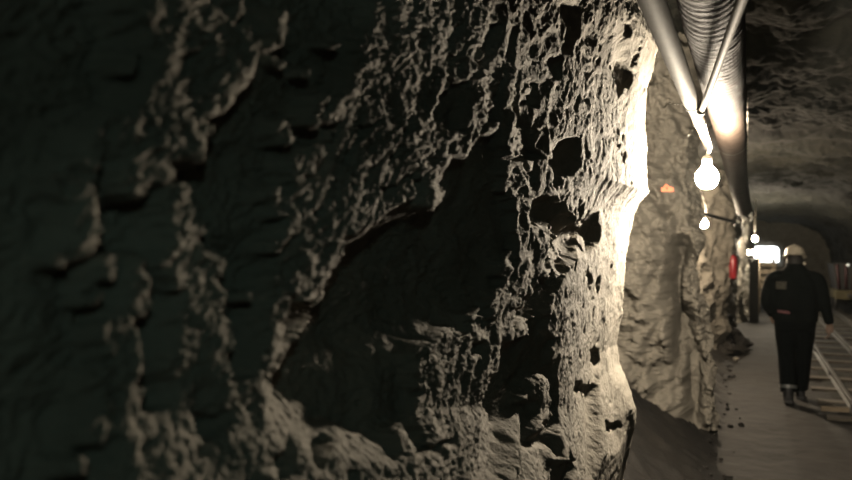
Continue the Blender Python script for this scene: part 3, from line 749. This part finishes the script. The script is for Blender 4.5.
ell(b, V3('head') + Vector((0, .105, -.02)), (.014, .022, .024), 2); ell(b, V3('head') + Vector((0, .085, .01)), (.05, .02, .014), 2)
ell(b, V3('head') + Vector((0, .092, -.062)), (.026, .012, .012), 2); ell(b, V3('head') + Vector((0, .082, -.095)), (.025, .022, .02), 2)
for s in (-1, 1):
    ell(b, V3('head') + Vector((s * .08, -.005, -.01)), (.011, .02, .033), 2); ell(b, V3('head') + Vector((s * .03, .088, .0)), (.013, .01, .009), 2)
limb(b, [(0, .0, 1.36), (0, .02, 1.45), V3('head')], [.07, .058, .055])
limb(b, [(0, 0, .90), (0, -.01, 1.05), (0, -.005, 1.25), (0, 0, 1.40)], [.15, .14, .165, .11], [.10, .10, .115, .08])
for s, S in ((-1, 'l'), (1, 'r')):
    limb(b, [(s * .05, 0, 1.37), V3('sh' + S), V3('el' + S), V3('wr' + S)], [.06, .055, .043, .03])
    limb(b, [V3('hp' + S), V3('kn' + S), V3('an' + S)], [.085, .058, .042])
    a = V3('an' + S); limb(b, [a + Vector((0, -.05, -.04)), a + Vector((0, .05, -.05)), a + Vector((0, .16, -.065))], [.035, .042, .035], [.03, .028, .016])
hand(b, J['wrr'], (.05, .12, -1), 1, .12); hand(b, J['wrl'], (.35, .35, -1), -1, .2)
remesh('body', b, M['skin'], PER, .0065, 2)
# jacket
b = NB()
limb(b, [(0, -.01, .90), (0, -.01, .97), (0, -.012, 1.05), (0, -.01, 1.22), (0, 0, 1.34), (0, .01, 1.42), (0, .02, 1.49)], [.225, .232, .225, .232, .212, .155, .105], [.15, .155, .15, .155, .14, .12, .10], seg=24)
for s, S in ((-1, 'l'), (1, 'r')):
    limb(b, [(s * .07, 0, 1.40), V3('sh' + S) + Vector((0, 0, -.015)), V3('sh' + S).lerp(V3('el' + S), .5) + Vector((s * .01, 0, .02)), V3('el' + S), V3('wr' + S) + Vector((0, 0, .012))], [.07, .08, .07, .06, .05])
tube(b, [(0, .022, 1.43), (0, .025, 1.535)], [.104, .094], 16, ref=XR)
jk = remesh('jacket', b, M['jacket'], PER, .011, 5)
# trousers
b = NB()
limb(b, [(0, -.005, .80), (0, -.005, .9), (0, -.005, .98)], [.195, .205, .19], [.135, .14, .13], seg=22)
for s, S in ((-1, 'l'), (1, 'r')):
    limb(b, [V3('hp' + S) + Vector((0, 0, -.02)), V3('hp' + S).lerp(V3('kn' + S), .45), V3('kn' + S), V3('kn' + S).lerp(V3('an' + S), .5), V3('an' + S) + Vector((0, 0, .03))], [.112, .108, .088, .085, .082], [.12, .11, .088, .09, .084])
tr = remesh('trousers', b, M['trouser'], PER, .011, 5)
for S in ('l', 'r'):
    a = V3('an' + S); rt = -.0 if S == 'r' else 0
    b = NB(); limb(b, [a + Vector((0, -.015, .10)), a + Vector((0, -.015, .0)), a + Vector((0, .0, -.04))], [.056, .056, .05], [.062, .06, .06])
    limb(b, [a + Vector((0, -.07, -.045)), a + Vector((0, .03, -.035)), a + Vector((0, .13, -.052)), a + Vector((0, .185, -.062))], [.044, .052, .052, .036], [.04, .045, .032, .02])
    z0 = a.z - .085
    bt = remesh('boot', b, M['boot'], PER, .008, 3)
    b = NB()
    ring = [(-.038, -.095), (.038, -.095), (.046, -.03), (.046, .05), (.054, .13), (.04, .195), (0, .212), (-.04, .195), (-.054, .13), (-.046, .05), (-.046, -.03)]
    f = b.faces.new([b.verts.new((a.x + q[0], a.y + q[1], z0 + .008)) for q in ring]); g = bmesh.ops.extrude_face_region(b, geom=[f])
    bmesh.ops.translate(b, verts=[v for v in g['geom'] if isinstance(v, bmesh.types.BMVert)], vec=(0, 0, .026)); obj('boot_sole', b, M['black'], bt, smooth=False, world=False)
a = V3('anl'); b = NB(); tube(b, [a + Vector((0, .012, .07)), a + Vector((0, .018, .105))], [.087, .087], 20, ref=XR, cap=False, ry=[.09, .09]); o = obj('ankle_band', b, M['reflect'], tr, world=False); o['label'] = 'grey reflective ankle band'
# belt, pouch, shoulder patch
b = NB(); tube(b, [(0, -.01, .985), (0, -.01, 1.03)], [.229, .229], 32, ry=[.158, .158], ref=XR, cap=False); bl = obj('belt', b, M['trouser'], PER, world=False)
b = NB(); box(b, (-.10, -.155, 1.005), (.15, .03, .035), Matrix.Rotation(.12, 3, 'Z') @ Matrix.Rotation(.1, 3, 'Y'), bevel=.01); o = obj('belt_pouch', b, M['belt_red'], bl, world=False); o['label'] = 'dusty red strip on the belt'
b = NB(); box(b, (-.135, -.142, 1.295), (.11, .012, .085), Matrix.Rotation(-.30, 3, 'Z') @ Matrix.Rotation(-.16, 3, 'X'), bevel=.005); o = obj('shoulder_patch', b, M['patch'], jk, world=False); o['label'] = 'faded pale patch on the left shoulder blade'
# hair / hood, helmet
b = NB(); ell(b, V3('head') + Vector((0, -.02, -.005)), (.093, .105, .105)); ell(b, V3('head') + Vector((0, -.03, -.085)), (.088, .085, .08)); remesh('hair', b, M['hair'], PER, .009, 3)
b = NB()
prof = [(.0, .142), (.03, .14), (.06, .129), (.088, .108), (.108, .075), (.118, .035), (.122, .0), (.136, -.006), (.137, -.012), (.118, -.008), (.112, .03), (.10, .07), (.07, .11), (.0, .13)]
lathe(b, prof, (0, 0, 0), seg=32)
for v in b.verts: v.co = Vector((v.co.x * .88, v.co.y * 1.02, v.co.z * .88))
tilt = Matrix.Rotation(-.22, 3, 'X')
hc = V3('head') + Vector((0, -.01, .062))
for v in b.verts: v.co = tilt @ v.co + hc
hm = obj('helmet', b, M['helmet'], PER, world=False)
b = NB(); tube(b, [tilt @ Vector((0, y, .126 - 1.1 * y * y * 5)) + hc for y in np.linspace(-.08, .08, 9)], .01, 8); obj('helmet_ridge', b, M['helmet'], hm, world=False)
b = NB(); lathe(b, [(0, 0), (.028, 0), (.034, .03), (.03, .04), (0, .04)], hc + tilt @ Vector((0, .13, .055)), axis=(0, 1, .1), seg=16); obj('cap_lamp', b, M['black'], hm, world=False)
b = NB(); ell(b, V3('head') + Vector((.088, -.06, -.02)), (.02, .018, .022), 2); o = obj('helmet_clip', b, M['helmet'], hm, world=False); o['label'] = 'small pale clip below the helmet rim'

# ------------------------------------------------------------------ orange tag on the rib of rock
def place_tag():
    dg = bpy.context.evaluated_depsgraph_get()
    org = Vector((0, 0, EYE)); d = (at(667, 188, 1) - org).normalized()
    ok, loc, nrm, *_ = SC.ray_cast(dg, org + d * 3.0, d)
    if not ok: loc = at(667, 188, 6.2)
    e = empty('marker_tag', loc - d * .02, 'small orange marker tag on the rock left of the nearest bulb', 'tag')
    m3 = d.to_track_quat('Y', 'Z').to_matrix()
    b = NB(); box(b, loc - d * .03, (.11, .006, .065), m3, bevel=.002); obj('tag_plate', b, M['orange'], e, smooth=False)
    b = NB(); tube(b, [loc - d * .06, loc + d * .05], .008, 8); obj('nail', b, M['dark_steel'], e)
place_tag()

# red extinguisher
dg = bpy.context.evaluated_depsgraph_get(); org = Vector((0, 0, EYE)); d_ = (at(733, 266, 1) - org).normalized()
ok, hit, nrm, *_ = SC.ray_cast(dg, org + d_ * 7.5, d_)
c = (hit if ok else at(733, 266, 13.6)) - d_ * .09 + Vector((0, 0, -.2))
e = empty('fire_extinguisher', c, 'small red cylinder hanging on the rock wall above the brown heap', 'fire extinguisher')
b = NB(); lathe(b, [(0, 0), (.05, 0), (.06, .015), (.06, .30), (.045, .35), (.02, .375), (0, .375)], c, seg=20); obj('cylinder', b, M['red'], e)
b = NB(); lathe(b, [(0, .37), (.018, .37), (.018, .42), (0, .42)], c, seg=10); box(b, c + Vector((.02, 0, .42)), (.09, .02, .015)); obj('valve', b, M['dark_steel'], e)
b = NB(); tube(b, spline([c + Vector((.02, 0, .39)), c + Vector((.08, -.01, .34)), c + Vector((.075, -.01, .15))], 6), .008, 8); obj('hose', b, M['black'], e)

# ------------------------------------------------------------------ dusty air
def haze():
    m = bpy.data.materials.new('thin dusty air'); m.use_nodes = True; nt = m.node_tree
    nt.nodes.remove(nt.nodes['Principled BSDF'])
    v = nt.nodes.new('ShaderNodeVolumeScatter')
    v.inputs['Density'].default_value = .0002; v.inputs['Anisotropy'].default_value = .35; v.inputs['Color'].default_value = (.88, .97, .95, 1)
    nt.links.new(v.outputs[0], nt.nodes['Material Output'].inputs['Volume'])
    b = NB(); box(b, (.9, 12.6, 1.6), (5.0, 31.6, 4.4))
    tag(obj('dust_haze', b, m, smooth=False), 'thin dusty haze hanging in the tunnel air', 'haze', kind='stuff')
haze()

# ------------------------------------------------------------------ world, camera, look
w = bpy.data.worlds.new('mine dark'); SC.world = w; w.use_nodes = True
w.node_tree.nodes['Background'].inputs[0].default_value = (.6, .8, .7, 1); w.node_tree.nodes['Background'].inputs[1].default_value = .002
cam = bpy.data.cameras.new('camera'); co = bpy.data.objects.new('camera', cam); COL.objects.link(co)
co.location = (0, 0, EYE); co.rotation_euler = (math.radians(90), 0, TH)
cam.sensor_width = 36; cam.lens = 36 * F / 852; cam.shift_y = (HY - 240) / 852; cam.clip_start = .03
cam.dof.use_dof = True; cam.dof.focus_distance = 2.5; cam.dof.aperture_fstop = 2.6
SC.camera = co
SC.view_settings.view_transform = 'Standard'; SC.view_settings.look = 'None'; SC.view_settings.gamma = 1; SC.view_settings.exposure = .4
SC.view_settings.use_curve_mapping = False
